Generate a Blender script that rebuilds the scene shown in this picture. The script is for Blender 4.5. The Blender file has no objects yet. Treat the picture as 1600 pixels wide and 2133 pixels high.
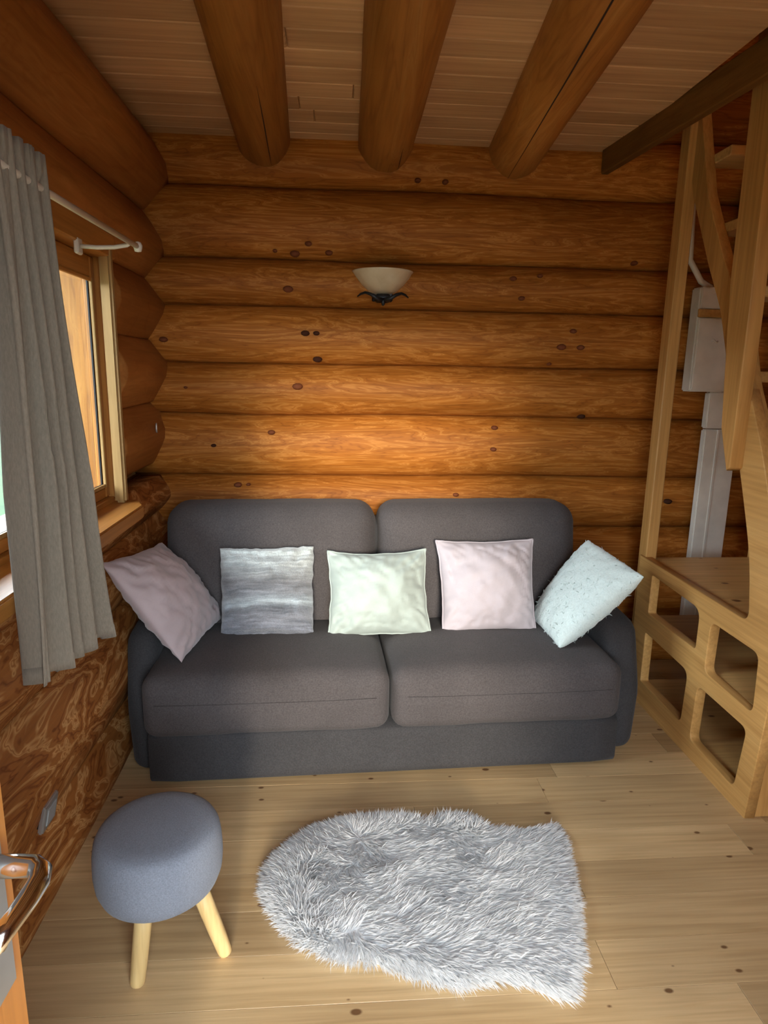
import bpy, bmesh, math, random
import numpy as np
from mathutils import Vector, Matrix, noise

random.seed(7); np.random.seed(7)
scn = bpy.context.scene
COL = scn.collection
PI = math.pi

# ------------------------------------------------------------------ camera
CAM = np.array([-.1827, -3.0083, 1.43])
YAW, PITCH, ROLL, FPX = math.radians(4.3145), math.radians(12.0316), math.radians(1.027), 1350.0
fw = np.array([math.sin(YAW)*math.cos(PITCH), math.cos(YAW)*math.cos(PITCH), -math.sin(PITCH)])
rt = np.array([math.cos(YAW), -math.sin(YAW), 0.0]); up = np.cross(rt, fw)
rt, up = math.cos(ROLL)*rt + math.sin(ROLL)*up, -math.sin(ROLL)*rt + math.cos(ROLL)*up
cam = bpy.data.cameras.new('camera'); cam_o = bpy.data.objects.new('camera', cam); COL.objects.link(cam_o)
cam.sensor_fit = 'VERTICAL'; cam.sensor_height = 24.0; cam.lens = FPX/2133*24.0; cam.clip_start = .02; cam.clip_end = 200
cam_o.matrix_world = Matrix(((rt[0], up[0], -fw[0], CAM[0]), (rt[1], up[1], -fw[1], CAM[1]), (rt[2], up[2], -fw[2], CAM[2]), (0, 0, 0, 1)))
scn.camera = cam_o

# ------------------------------------------------------------------ light
w = bpy.data.worlds.new('overcast_sky'); scn.world = w; w.use_nodes = True
bg = w.node_tree.nodes['Background']; bg.inputs[0].default_value = (.80, .90, 1.0, 1); bg.inputs[1].default_value = 13.0
sun = bpy.data.lights.new('hazy_sun', 'SUN'); sun.energy = 3.2; sun.angle = math.radians(10); sun.color = (1.0, .88, .70)
so = bpy.data.objects.new('hazy_sun', sun); COL.objects.link(so)
so.rotation_euler = Vector((.02, 1.0, -.185)).to_track_quat('-Z', 'Y').to_euler()
def portal(name, loc, rot, sx, sy):
    l = bpy.data.lights.new(name, 'AREA'); l.shape = 'RECTANGLE'; l.size = sx; l.size_y = sy; l.cycles.is_portal = True
    o = bpy.data.objects.new(name, l); COL.objects.link(o); o.location = loc; o.rotation_euler = rot
portal('doorway_portal', (-.03, -3.45, 1.02), (PI/2, 0, 0), .98, 2.04)
portal('window_portal', (-1.24, -1.17, 1.39), (0, -PI/2, 0), .9, 1.12)
scn.view_settings.view_transform = 'Standard'; scn.view_settings.look = 'None'; scn.view_settings.gamma = 1
scn.view_settings.use_curve_mapping = False; scn.view_settings.exposure = 0.40

# ------------------------------------------------------------------ materials
def newmat(name):
    m = bpy.data.materials.new(name); m.use_nodes = True
    nt = m.node_tree; b = nt.nodes['Principled BSDF']
    return m, nt, b
def N(nt, t, **kw):
    n = nt.nodes.new(t)
    for k, v in kw.items(): setattr(n, k, v)
    return n
def math_n(nt, op, a, b=None, c=None):
    n = N(nt, 'ShaderNodeMath', operation=op)
    for i, v in enumerate((a, b, c)):
        if v is None: continue
        if isinstance(v, (int, float)): n.inputs[i].default_value = v
        else: nt.links.new(v, n.inputs[i])
    return n.outputs[0]
def ramp(nt, fac, stops):
    n = N(nt, 'ShaderNodeValToRGB'); e = n.color_ramp.elements
    while len(e) < len(stops): e.new(.5)
    for el, (p, c) in zip(e, stops): el.position = p; el.color = (*c, 1)
    nt.links.new(fac, n.inputs[0]); return n.outputs[0]
def mixc(nt, fac, a, b, mode='MIX'):
    n = N(nt, 'ShaderNodeMix', data_type='RGBA', blend_type=mode)
    for v, s in ((fac, n.inputs[0]), (a, n.inputs[6]), (b, n.inputs[7])):
        if isinstance(v, (int, float)): s.default_value = v
        elif isinstance(v, tuple): s.default_value = (*v, 1)
        else: nt.links.new(v, s)
    return n.outputs[2]
def coords(nt, scale, rnd=37.0):
    tc = N(nt, 'ShaderNodeTexCoord'); oi = N(nt, 'ShaderNodeObjectInfo')
    off = math_n(nt, 'MULTIPLY', oi.outputs['Random'], rnd)
    va = N(nt, 'ShaderNodeVectorMath', operation='ADD'); nt.links.new(tc.outputs['Object'], va.inputs[0]); nt.links.new(off, va.inputs[1])
    mp = N(nt, 'ShaderNodeVectorMath', operation='MULTIPLY'); nt.links.new(va.outputs[0], mp.inputs[0]); mp.inputs[1].default_value = scale
    return mp.outputs[0], oi
def noise_n(nt, vec, scale, detail=2.0, rough=.5, dist=0.0):
    n = N(nt, 'ShaderNodeTexNoise'); nt.links.new(vec, n.inputs['Vector'])
    n.inputs['Scale'].default_value = scale; n.inputs['Detail'].default_value = detail
    n.inputs['Roughness'].default_value = rough; n.inputs['Distortion'].default_value = dist
    return n.outputs['Fac']
def wood(name, light, mid, dark, axis, fig=(.9, 5.0), rings=7.0, contrast=.6, knots=.0, rough=.5, knot_col=(.10, .035, .012), vary=.25, spec=.3):
    m, nt, b = newmat(name)
    def sc(al, ac): return tuple(al if i == axis else ac for i in range(3))
    v1, oi = coords(nt, sc(*fig))
    n1 = noise_n(nt, v1, 1.0, 4.0, .55, .6)
    pp = math_n(nt, 'PINGPONG', math_n(nt, 'MULTIPLY', n1, rings), .5)
    c1 = ramp(nt, math_n(nt, 'MULTIPLY', pp, 2.0), [(0.0, dark), (.22, mid), (.60, mid), (.88, light), (1.0, mid)])
    base = mixc(nt, contrast, mid, c1)
    v2, _ = coords(nt, sc(2.5, 70.0)); n2 = noise_n(nt, v2, 1.0, 2.0, .6, .1)
    g = ramp(nt, n2, [(.30, (.70, .66, .60)), (.62, (1.08, 1.08, 1.08))])
    base = mixc(nt, .55, base, g, 'MULTIPLY')
    v3, _ = coords(nt, sc(.8, 2.2)); n3 = noise_n(nt, v3, 1.3, 2.0)
    g3 = ramp(nt, n3, [(.32, (.66, .60, .52)), (.66, (1.12, 1.10, 1.06))])
    base = mixc(nt, .6, base, g3, 'MULTIPLY')
    if vary:
        tint = ramp(nt, oi.outputs['Random'], [(0, (1-vary, 1-vary*1.1, 1-vary*1.25)), (1, (1+vary*.35, 1+vary*.35, 1+vary*.3))])
        base = mixc(nt, 1.0, base, tint, 'MULTIPLY')
    if knots:
        v4, _ = coords(nt, sc(1.0, 1.7)); vo = N(nt, 'ShaderNodeTexVoronoi', voronoi_dimensions='2D'); nt.links.new(v4, vo.inputs['Vector']); vo.inputs['Scale'].default_value = knots
        sx = N(nt, 'ShaderNodeSeparateColor'); nt.links.new(vo.outputs['Color'], sx.inputs[0])
        dd = math_n(nt, 'ADD', vo.outputs['Distance'], math_n(nt, 'MULTIPLY', sx.outputs[0], .075))
        k = ramp(nt, dd, [(.050, (1, 1, 1)), (.075, (0, 0, 0))])
        base = mixc(nt, math_n(nt, 'MULTIPLY', k, .85), base, knot_col)
    nt.links.new(base, b.inputs['Base Color'])
    b.inputs['Roughness'].default_value = rough; b.inputs['Specular IOR Level'].default_value = spec
    bp = N(nt, 'ShaderNodeBump'); bp.inputs['Strength'].default_value = .25; bp.inputs['Distance'].default_value = .002
    nt.links.new(n2, bp.inputs['Height']); nt.links.new(bp.outputs[0], b.inputs['Normal'])
    return m
def plain(name, col, rough=.5, metal=0.0, spec=.5):
    m, nt, b = newmat(name)
    v, _ = coords(nt, (1, 1, 1), 5.0); n = noise_n(nt, v, 14.0, 3.0)
    c = ramp(nt, n, [(.3, tuple(x*.90 for x in col)), (.7, tuple(min(1, x*1.05) for x in col))])
    nt.links.new(c, b.inputs['Base Color']); b.inputs['Roughness'].default_value = rough; b.inputs['Metallic'].default_value = metal
    b.inputs['Specular IOR Level'].default_value = spec
    return m
def fabric(name, col, var=.12, fine=260.0, bump=.3, rough=.9, sheen=.06, dist=.0015, stretch=(1, 1, 1)):
    m, nt, b = newmat(name)
    v, _ = coords(nt, stretch, 5.0)
    n1 = noise_n(nt, v, fine, 2.0, .7); n2 = noise_n(nt, v, 6.0, 3.0)
    lo = tuple(x*(1-var) for x in col); hi = tuple(x*(1+var) for x in col)
    c = ramp(nt, n1, [(.3, lo), (.7, hi)])
    c = mixc(nt, .5, c, ramp(nt, n2, [(.3, (.82, .82, .82)), (.7, (1.1, 1.1, 1.1))]), 'MULTIPLY')
    nt.links.new(c, b.inputs['Base Color']); b.inputs['Roughness'].default_value = rough
    b.inputs['Sheen Weight'].default_value = sheen; b.inputs['Specular IOR Level'].default_value = .15
    bp = N(nt, 'ShaderNodeBump'); bp.inputs['Strength'].default_value = bump; bp.inputs['Distance'].default_value = dist
    nt.links.new(n1, bp.inputs['Height']); nt.links.new(bp.outputs[0], b.inputs['Normal'])
    return m

LOGL, LOGM, LOGD = (.66, .295, .072), (.38, .132, .020), (.20, .055, .008)
M_log_x = wood('pine_log_along_x', LOGL, LOGM, LOGD, 0, (1.5, 13.0), 9.0, .52, 0, .55, vary=.18, spec=.12)
M_log_y = wood('pine_log_along_y', (.66, .36, .14), (.36, .135, .034), (.19, .054, .012), 1, (2.2, 7.0), 8.0, .9, 0, .55, vary=.12, spec=.15)
M_log_p = wood('planed_log', (.46, .20, .055), (.37, .14, .034), (.29, .095, .022), 1, (1.2, 4.0), 4.0, .45, 0, .5, vary=.10, spec=.15)
M_trimd = wood('dark_trim', (.22, .105, .03), (.17, .078, .02), (.12, .05, .012), 1, (.6, 8.0), 4.0, .4, 0, .6, vary=.05, spec=.1)
M_beam = wood('peeled_beam', (.54, .28, .085), (.44, .185, .043), (.28, .095, .02), 1, (.6, 6.0), 5.0, .5, 0, .5, vary=.2)
M_ceil = wood('ceiling_board', (.68, .44, .23), (.62, .38, .19), (.54, .31, .145), 0, (.5, 7.0), 4.0, .35, 0, .6, vary=.08)
M_floor = wood('floor_board', (.64, .465, .26), (.59, .415, .22), (.50, .33, .155), 0, (.45, 8.0), 4.0, .4, 4.2, .36, vary=.14, spec=.45)
M_stair_y = wood('stair_pine', (.66, .405, .155), (.60, .34, .115), (.48, .25, .075), 1, (.6, 7.0), 4.0, .4, 0, .45, vary=.08)
M_stair_z = wood('stair_pine_upright', (.62, .365, .135), (.55, .30, .098), (.44, .22, .065), 2, (.6, 9.0), 4.0, .4, 0, .45, vary=.10)
M_tread = wood('stair_tread_pine', (.72, .47, .20), (.66, .41, .16), (.54, .31, .11), 0, (.6, 8.0), 5.0, .4, 3.0, .45, vary=.10)
M_frame_y = wood('window_timber_along', (.62, .30, .085), (.50, .215, .05), (.36, .14, .03), 1, (.6, 9.0), 4.0, .4, 0, .38, vary=.1)
M_frame_z = wood('window_timber_upright', (.62, .30, .085), (.50, .215, .05), (.36, .14, .03), 2, (.6, 9.0), 4.0, .4, 0, .38, vary=.1)
M_batten = wood('pale_batten', (.46, .30, .125), (.40, .25, .095), (.32, .19, .065), 2, (.6, 9.0), 4.0, .4, 0, .5, vary=.05)
M_gold = wood('fresh_pine_lining', (.50, .24, .050), (.42, .185, .034), (.26, .10, .018), 2, (.8, 9.0), 5.0, .6, 3.0, .45, vary=.05)
M_doorw = wood('door_timber', (.64, .29, .075), (.56, .225, .05), (.42, .15, .03), 2, (.6, 9.0), 4.0, .4, 0, .38, vary=.05)
M_leg = wood('stool_leg_wood', (.80, .60, .30), (.74, .53, .24), (.62, .42, .17), 2, (1.5, 20.0), 5.0, .4, 0, .5, vary=.05)
M_knot = plain('knot_brown', (.17, .050, .018), .7, 0.0, .15)
M_knotd = plain('knot_dark', (.05, .018, .009), .8, 0.0, .1)
M_check = plain('drying_check', (.03, .012, .006), .9)
M_white = plain('white_plastic', (.76, .72, .64), .4)
M_whitem = plain('white_lacquer', (.66, .62, .54), .35)
M_chrome = plain('chrome', (.72, .72, .73), .12, 1.0)
M_steel = plain('brushed_plate', (.50, .50, .48), .4, .8)
M_iron = plain('black_iron', (.02, .02, .022), .45, .5)
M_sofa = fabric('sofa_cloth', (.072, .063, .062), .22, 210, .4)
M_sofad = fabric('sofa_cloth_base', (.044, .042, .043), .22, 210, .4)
M_pink = fabric('pink_satin', (.46, .37, .375), .03, 500, .1, .45, .3, .0006)
M_pinkc = fabric('pale_pink_cotton', (.45, .40, .425), .03, 400, .15, .85, .1, .0008)
M_mint = fabric('mint_cotton', (.385, .44, .40), .03, 400, .15, .8, .1, .0008)
M_fluff = fabric('fluffy_plush', (.66, .755, .72), .06, 120, .6, .95, .5, .004)
M_stool = fabric('stool_cloth', (.20, .215, .25), .18, 330, .5, .9, .1)
M_curt = fabric('linen_curtain', (.235, .198, .152), .12, 300, .35, .9, .1, .001, (1, 1, .25))
M_hide = fabric('sheepskin_hide', (.93, .94, .94), .05, 60, .4)
def grey_plush():
    m, nt, b = newmat('grey_striped_plush')
    uv = N(nt, 'ShaderNodeUVMap'); sp = N(nt, 'ShaderNodeSeparateXYZ'); nt.links.new(uv.outputs[0], sp.inputs[0])
    v, _ = coords(nt, (1, 1, 1), 3.0)
    w_ = math_n(nt, 'ADD', sp.outputs[1], math_n(nt, 'MULTIPLY', noise_n(nt, v, 7.0, 2.0), .10))
    c = ramp(nt, w_, [(.06, (.15, .16, .19)), (.24, (.21, .22, .25)), (.34, (.14, .15, .17)), (.42, (.36, .41, .44)), (.52, (.20, .21, .23)), (.64, (.17, .17, .18)), (.80, (.34, .36, .36)), (1.0, (.50, .54, .53))])
    f = noise_n(nt, v, 170.0, 2.0, .7)
    us = N(nt, 'ShaderNodeVectorMath', operation='MULTIPLY'); nt.links.new(uv.outputs[0], us.inputs[0]); us.inputs[1].default_value = (2.5, 24.0, 1.0)
    st_ = noise_n(nt, us.outputs[0], 1.0, 3.0, .6, .4)
    c = mixc(nt, .9, c, ramp(nt, st_, [(.30, (.55, .56, .58)), (.50, (1.0, 1.0, 1.0)), (.70, (1.5, 1.5, 1.5))]), 'MULTIPLY')
    c = mixc(nt, .8, c, ramp(nt, f, [(.3, (.75, .75, .75)), (.7, (1.15, 1.15, 1.15))]), 'MULTIPLY')
    nt.links.new(c, b.inputs['Base Color']); b.inputs['Roughness'].default_value = .95; b.inputs['Sheen Weight'].default_value = .5
    bp = N(nt, 'ShaderNodeBump'); bp.inputs['Strength'].default_value = .8; bp.inputs['Distance'].default_value = .004
    nt.links.new(f, bp.inputs['Height']); nt.links.new(bp.outputs[0], b.inputs['Normal'])
    return m
M_greyp = grey_plush()
def fur_mat(name, col, lie):
    m, nt, b = newmat(name)
    v, _ = coords(nt, (1, 1, 1), 1.0); n = noise_n(nt, v, 22.0, 3.0)
    c = ramp(nt, n, [(.3, tuple(x*.93 for x in col)), (.7, col)])
    nt.links.new(c, b.inputs['Base Color']); b.inputs['Roughness'].default_value = .8; b.inputs['Specular IOR Level'].default_value = .1
    ge = N(nt, 'ShaderNodeNewGeometry'); a1 = N(nt, 'ShaderNodeVectorMath', operation='SCALE'); nt.links.new(ge.outputs['Normal'], a1.inputs[0]); a1.inputs[3].default_value = .35
    a2 = N(nt, 'ShaderNodeVectorMath', operation='ADD'); nt.links.new(a1.outputs[0], a2.inputs[0]); a2.inputs[1].default_value = lie
    a3 = N(nt, 'ShaderNodeVectorMath', operation='NORMALIZE'); nt.links.new(a2.outputs[0], a3.inputs[0]); nt.links.new(a3.outputs[0], b.inputs['Normal'])
    tr = N(nt, 'ShaderNodeBsdfTranslucent'); nt.links.new(c, tr.inputs[0])
    mx = N(nt, 'ShaderNodeMixShader'); mx.inputs[0].default_value = .5
    nt.links.new(b.outputs[0], mx.inputs[1]); nt.links.new(tr.outputs[0], mx.inputs[2]); nt.links.new(mx.outputs[0], nt.nodes['Material Output'].inputs[0])
    return m
M_fur = fur_mat('sheepskin_pile', (.96, .97, .975), (0, -.15, .8))
M_fur2 = fur_mat('plush_pile', (.68, .77, .735), (-.4, -.45, .5))
def glass_mat():
    m, nt, b = newmat('window_glass')
    tr = N(nt, 'ShaderNodeBsdfTransparent'); tr.inputs[0].default_value = (.96, .98, .97, 1)
    gl = N(nt, 'ShaderNodeBsdfGlossy'); gl.inputs['Roughness'].default_value = .02
    fr = N(nt, 'ShaderNodeFresnel'); fr.inputs[0].default_value = 1.45
    ge = N(nt, 'ShaderNodeNewGeometry'); front = math_n(nt, 'SUBTRACT', 1.0, ge.outputs['Backfacing'])
    mx = N(nt, 'ShaderNodeMixShader'); nt.links.new(math_n(nt, 'MULTIPLY', fr.outputs[0], front), mx.inputs[0]); nt.links.new(tr.outputs[0], mx.inputs[1]); nt.links.new(gl.outputs[0], mx.inputs[2])
    nt.links.new(mx.outputs[0], nt.nodes['Material Output'].inputs[0]); return m
M_glass = glass_mat()
def opal():
    m, nt, b = newmat('alabaster_glass')
    v, _ = coords(nt, (1, 1, 1), 1.0); n = noise_n(nt, v, 16.0, 3.0, .5, .6)
    nt.links.new(ramp(nt, n, [(.3, (.56, .42, .25)), (.7, (.66, .54, .36))]), b.inputs['Base Color'])
    b.inputs['Roughness'].default_value = .3; b.inputs['Subsurface Weight'].default_value = .2; b.inputs['Subsurface Radius'].default_value = (.02, .02, .02)
    return m
M_opal = opal()
def grass():
    m, nt, b = newmat('meadow_grass')
    v, _ = coords(nt, (1, 1, 1), 1.0); n = noise_n(nt, v, 5.0, 5.0, .7)
    nt.links.new(ramp(nt, n, [(.3, (.006, .025, .003)), (.7, (.014, .045, .006))]), b.inputs['Base Color']); b.inputs['Roughness'].default_value = .9
    return m
M_grass = grass()
def hill_mat():
    m, nt, b = newmat('hillside_grass')
    v, _ = coords(nt, (1, 1, 1), 1.0); n = noise_n(nt, v, 2.2, 6.0, .75)
    nt.links.new(ramp(nt, n, [(.35, (.005, .024, .003)), (.65, (.013, .044, .006))]), b.inputs['Base Color']); b.inputs['Roughness'].default_value = .9
    return m
M_hill = hill_mat()

# ------------------------------------------------------------------ helpers
def link(o, parent=None):
    COL.objects.link(o)
    if parent is not None: o.parent = parent
    return o
def mesh(name, V, F, mat, parent=None, smooth=True, uv=None):
    me = bpy.data.meshes.new(name); me.from_pydata([tuple(map(float, v)) for v in V], [], [tuple(map(int, f)) for f in F]); me.update()
    me.materials.append(mat)
    if smooth: me.polygons.foreach_set('use_smooth', [True]*len(me.polygons))
    if uv is not None:
        l = me.uv_layers.new(name='UVMap'); li = np.empty(len(me.loops), dtype=np.int32); me.loops.foreach_get('vertex_index', li)
        l.data.foreach_set('uv', np.asarray(uv, dtype=np.float32)[li].ravel())
    return link(bpy.data.objects.new(name, me), parent)
def from_bm(name, bm, mat, parent=None, smooth=False):
    bmesh.ops.recalc_face_normals(bm, faces=bm.faces)
    me = bpy.data.meshes.new(name); bm.to_mesh(me); bm.free(); me.materials.append(mat)
    if smooth: me.polygons.foreach_set('use_smooth', [True]*len(me.polygons))
    return link(bpy.data.objects.new(name, me), parent)
def box(name, x0, x1, y0, y1, z0, z1, mat, parent=None, bev=.003, seg=1):
    bm = bmesh.new(); bmesh.ops.create_cube(bm, size=1)
    for v in bm.verts: v.co = ((x0+x1)/2+v.co.x*(x1-x0), (y0+y1)/2+v.co.y*(y1-y0), (z0+z1)/2+v.co.z*(z1-z0))
    if bev: bmesh.ops.bevel(bm, geom=bm.edges[:], offset=min(bev, .45*min(abs(x1-x0), abs(y1-y0), abs(z1-z0))), segments=seg, affect='EDGES')
    return from_bm(name, bm, mat, parent)
def obox(name, a, b, wdir, wd, th, mat, parent=None, bev=.003):
    """board from a to b; wd wide along wdir, th thick along the third direction"""
    a, b = Vector(a), Vector(b); d = (b-a).normalized(); wv = Vector(wdir); wv = (wv-d*wv.dot(d)).normalized(); t = d.cross(wv)
    bm = bmesh.new(); bmesh.ops.create_cube(bm, size=1); L = (b-a).length; c = (a+b)/2
    for v in bm.verts: v.co = c + d*(v.co.x*L) + wv*(v.co.y*wd) + t*(v.co.z*th)
    if bev: bmesh.ops.bevel(bm, geom=bm.edges[:], offset=bev, segments=1, affect='EDGES')
    return from_bm(name, bm, mat, parent)
def tube(name, pts, r, mat, parent=None, seg=10, closed=False):
    pts = [Vector(p) for p in pts]; n = len(pts); rs = r if isinstance(r, (list, tuple)) else [r]*n
    V, F = [], []; prev = None
    for i, p in enumerate(pts):
        if closed: d = pts[(i+1) % n]-pts[i-1]
        else: d = pts[min(i+1, n-1)]-pts[max(i-1, 0)]
        d.normalize()
        if prev is None: u = d.orthogonal().normalized()
        else: u = (prev-d*prev.dot(d)).normalized()
        prev = u; v = d.cross(u)
        for k in range(seg):
            a = 2*PI*k/seg; V.append(p+(u*math.cos(a)+v*math.sin(a))*rs[i])
    m = n if closed else n-1
    for i in range(m):
        for k in range(seg):
            a, b_ = i*seg+k, i*seg+(k+1) % seg; j = ((i+1) % n)*seg
            F.append((a, b_, j+(k+1) % seg, j+k))
    if not closed: F.append(tuple(range(seg))[::-1]); F.append(tuple((n-1)*seg+k for k in range(seg)))
    return mesh(name, V, F, mat, parent)
def lathe(name, prof, mat, parent=None, seg=32, c=(0, 0, 0), a0=0, a1=2*PI):
    V, F = [], []; full = abs(a1-a0-2*PI) < 1e-6; n = seg if full else seg+1
    for k in range(n):
        a = a0+(a1-a0)*k/seg
        for r, z in prof: V.append((c[0]+r*math.cos(a), c[1]+r*math.sin(a), c[2]+z))
    m = len(prof)
    for k in range(seg):
        for i in range(m-1):
            a, b_ = k*m+i, ((k+1) % n)*m+i; F.append((a, b_, b_+1, a+1))
    return mesh(name, V, F, mat, parent)
def rbox(name, x0, x1, y0, y1, z0, z1, r, mat, parent=None, n=14, deform=None):
    """cushion: a finely divided box with all edges rounded to radius r, then deformed"""
    bm = bmesh.new(); bmesh.ops.create_cube(bm, size=2)
    bmesh.ops.subdivide_edges(bm, edges=bm.edges[:], cuts=n, use_grid_fill=True)
    c = Vector(((x0+x1)/2, (y0+y1)/2, (z0+z1)/2)); h = Vector(((x1-x0)/2, (y1-y0)/2, (z1-z0)/2))
    for v in bm.verts:
        q = v.co.copy()
        q = Vector([math.copysign(1-(1-abs(t))**1.25, t) if abs(t) < 1 else t for t in q])   # crowd rows to the edges
        p = Vector((q.x*h.x, q.y*h.y, q.z*h.z))
        inner = Vector([max(-h[i]+r, min(h[i]-r, p[i])) for i in range(3)]); d = p-inner
        if d.length > 1e-9: p = inner+d.normalized()*r
        uvw = Vector((p.x/h.x, p.y/h.y, p.z/h.z))
        if deform: p = deform(p, uvw)
        v.co = p+c
    return from_bm(name, bm, mat, parent, True)
def nz(x, y, z, s): return noise.noise(Vector((x*s, y*s, z*s)))
def empty(name, loc=(0, 0, 0), rz=0):
    o = bpy.data.objects.new(name, None); link(o); o.location = loc; o.rotation_euler = (0, 0, rz); o.empty_display_size = .05
    return o
def tag(o, label, cat, group=None):
    o['label'] = label; o['category'] = cat
    if group: o['group'] = group
    return o
def structure(o, label=None, cat=None):
    o['kind'] = 'structure'
    if label: o['label'] = label
    if cat: o['category'] = cat
    return o
def poly_panel(name, outline, holes, mat, parent, x0, x1):
    """upright board in the Y-Z plane with rounded cut-outs, from x0 to x1"""
    cu = bpy.data.curves.new(name, 'CURVE'); cu.dimensions = '2D'; cu.fill_mode = 'BOTH'; cu.extrude = (x1-x0)/2; cu.bevel_depth = .003; cu.bevel_resolution = 1
    for lp in [outline]+holes:
        s = cu.splines.new('POLY'); s.points.add(len(lp)-1); s.use_cyclic_u = True
        for p, (y, z) in zip(s.points, lp): p.co = (y, z, 0, 1)
    o = bpy.data.objects.new(name, cu); COL.objects.link(o); bpy.context.view_layer.update()
    me = bpy.data.meshes.new_from_object(o.evaluated_get(bpy.context.evaluated_depsgraph_get())); bpy.data.objects.remove(o); bpy.data.curves.remove(cu)
    for v in me.vertices:
        y, z, t = v.co; v.co = ((x0+x1)/2+t, y, z)
    me.name = name; me.materials.clear(); me.materials.append(mat)
    bm = bmesh.new(); bm.from_mesh(me); bmesh.ops.remove_doubles(bm, verts=bm.verts, dist=1e-5); bmesh.ops.recalc_face_normals(bm, faces=bm.faces); bm.to_mesh(me); bm.free()
    return link(bpy.data.objects.new(name, me), parent)
def rounded(pts, r, seg=5):
    out = []; n = len(pts)
    for i, p in enumerate(pts):
        rr = r[i] if isinstance(r, (list, tuple)) else r
        p = Vector(p); a = (Vector(pts[i-1])-p); b_ = (Vector(pts[(i+1) % n])-p)
        rr = min(rr, a.length*.45, b_.length*.45)
        if rr < 1e-4: out.append(tuple(p)); continue
        A, B = p+a.normalized()*rr, p+b_.normalized()*rr
        for k in range(seg+1):
            t = k/seg; out.append(tuple((1-t)**2*A+2*t*(1-t)*p+t*t*B))
    return out

# ------------------------------------------------------------------ room shell
XL, XR, YF, ZC = -.945, 2.10, -3.40, 2.395
def log(parent, axis, a0, a1, z0, z1, face, sgn, B, mat, seed, facet=0.0, thick=.10, seg=22):
    """one wall log: runs a0..a1 along axis (0 = X, 1 = Y); its crown stands at 'face' and bulges towards sgn"""
    prof = [-1, -.93, -.80, -.62, -.40, -.14, .14, .40, .62, .80, .93, 1]
    V, F = [], []; m = len(prof)+2; zm, zh = (z0+z1)/2, (z1-z0)/2
    for i in range(seg+1):
        t = a0+(a1-a0)*i/seg
        wz0 = .010*nz(t*.9, z0*3.1, 1.7, 1.6); wz1 = .010*nz(t*.9, z1*3.1, 1.7, 1.6)
        wb = .012*nz(t, seed*3.7, 4.2, 1.3)
        for s in prof:
            rnd = 1-math.sqrt(max(0, 1-(.975*s)**2)); lin = max(0.0, (abs(s)-.12)/.88)**1.15*.80
            out = -B*((1-facet)*rnd+facet*lin)+wb*(1-s*s)+.004*nz(t*2.0, s*1.5, seed*1.9, 2.0)*(1-abs(s))
            z = zm+s*zh+(wz0 if s < 0 else wz1)*abs(s)
            c = face+sgn*out
            V.append((t, c, z) if axis == 0 else (c, t, z))
        for s in (1, -1):
            c = face-sgn*(B+thick); z = zm+s*zh*.98
            V.append((t, c, z) if axis == 0 else (c, t, z))
    for i in range(seg):
        for k in range(m): F.append((i*m+k, (i+1)*m+k, (i+1)*m+(k+1) % m, i*m+(k+1) % m))
    F.append(tuple(range(m))); F.append(tuple(seg*m+k for k in range(m))[::-1])
    bm = bmesh.new(); vs = [bm.verts.new(v) for v in V]
    for f in F: bm.faces.new([vs[k] for k in f])
    o = from_bm('log', bm, mat, parent, True)
    return o

floor = structure(box('floor', -1.25, 2.3, YF-.2, .2, -.12, -.026, M_floor, None, 0))
y, row = .02, 0
PW = .138
while y > YF-.05:
    cuts = sorted([-1.02, 2.12]+[random.uniform(-.6, .2)+1.25*j+((row*.73) % 1.1) for j in range(0, 2)])
    cuts = [c for c in cuts if -1.02 <= c <= 2.12]
    for a, b_ in zip(cuts[:-1], cuts[1:]):
        if b_-a < .05: continue
        p = box('floor_plank', -(b_-a)/2+.0006, (b_-a)/2-.0006, -PW/2+.0003, PW/2-.0003, -.026, random.uniform(-.0005, 0), M_floor, floor, .0006)
        p.location = ((a+b_)/2, y-PW/2, 0)
    y -= PW; row += 1

BACK_Z = [-.06, .20, .45, .70, .952, 1.237, 1.47, 1.72, 1.922, 2.218, 2.46, 2.70, 2.95, 3.2]
wall_back = structure(box('wall_back', -1.3, 2.3, .15, .30, -.12, 3.3, M_log_x, None, 0))
back_logs = []
for i, (a, b_) in enumerate(zip(BACK_Z[:-1], BACK_Z[1:])):
    back_logs.append((a, b_, log(wall_back, 0, -1.12 if b_ < 2.5 else .9, 2.14, a, b_, .004, -1, .100, M_log_x, i+1)))

LEFT_Z = [-.10, .17, .55, .79, 1.01, 1.285, 1.56, 1.82, 2.09, 2.42]
WIN = (-1.72, -.560, .95, 1.835)       # opening: y0, y1, z0, z1
wall_left = structure(box('wall_left', -1.19, -1.13, YF-.1, WIN[0], -.12, 3.3, M_log_y, None, 0))
box('wall_backing', -1.19, -1.13, WIN[1], .2, -.12, 3.3, M_log_y, wall_left, 0)
box('wall_backing', -1.19, -1.13, WIN[0], WIN[1], -.12, WIN[2], M_log_y, wall_left, 0)
box('wall_backing', -1.19, -1.13, WIN[0], WIN[1], WIN[3], 3.3, M_log_y, wall_left, 0)
for i, (a, b_) in enumerate(zip(LEFT_Z[:-1], LEFT_Z[1:])):
    fc = [-.955, -.935, -.955, -.95, -.955, -.94, -.945, -.94, -.90][i]
    Bq = [.07, .085, .07, .07, .085, .085, .085, .085, .12][i]
    if b_ <= WIN[2]+.07 or a >= WIN[3]-.02:
        log(wall_left, 1, YF, .10, a, min(b_, .95) if i == 3 else b_, fc, 1, Bq, M_log_p if i > 5 else M_log_y, 40+i, .85, seg=40)
    else:
        log(wall_left, 1, YF, WIN[0], a, b_, fc, 1, Bq, M_log_y, 40+i, .85)
        log(wall_left, 1, WIN[1], .10, a, b_, fc, 1, Bq, M_log_p, 60+i, .85)

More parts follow.
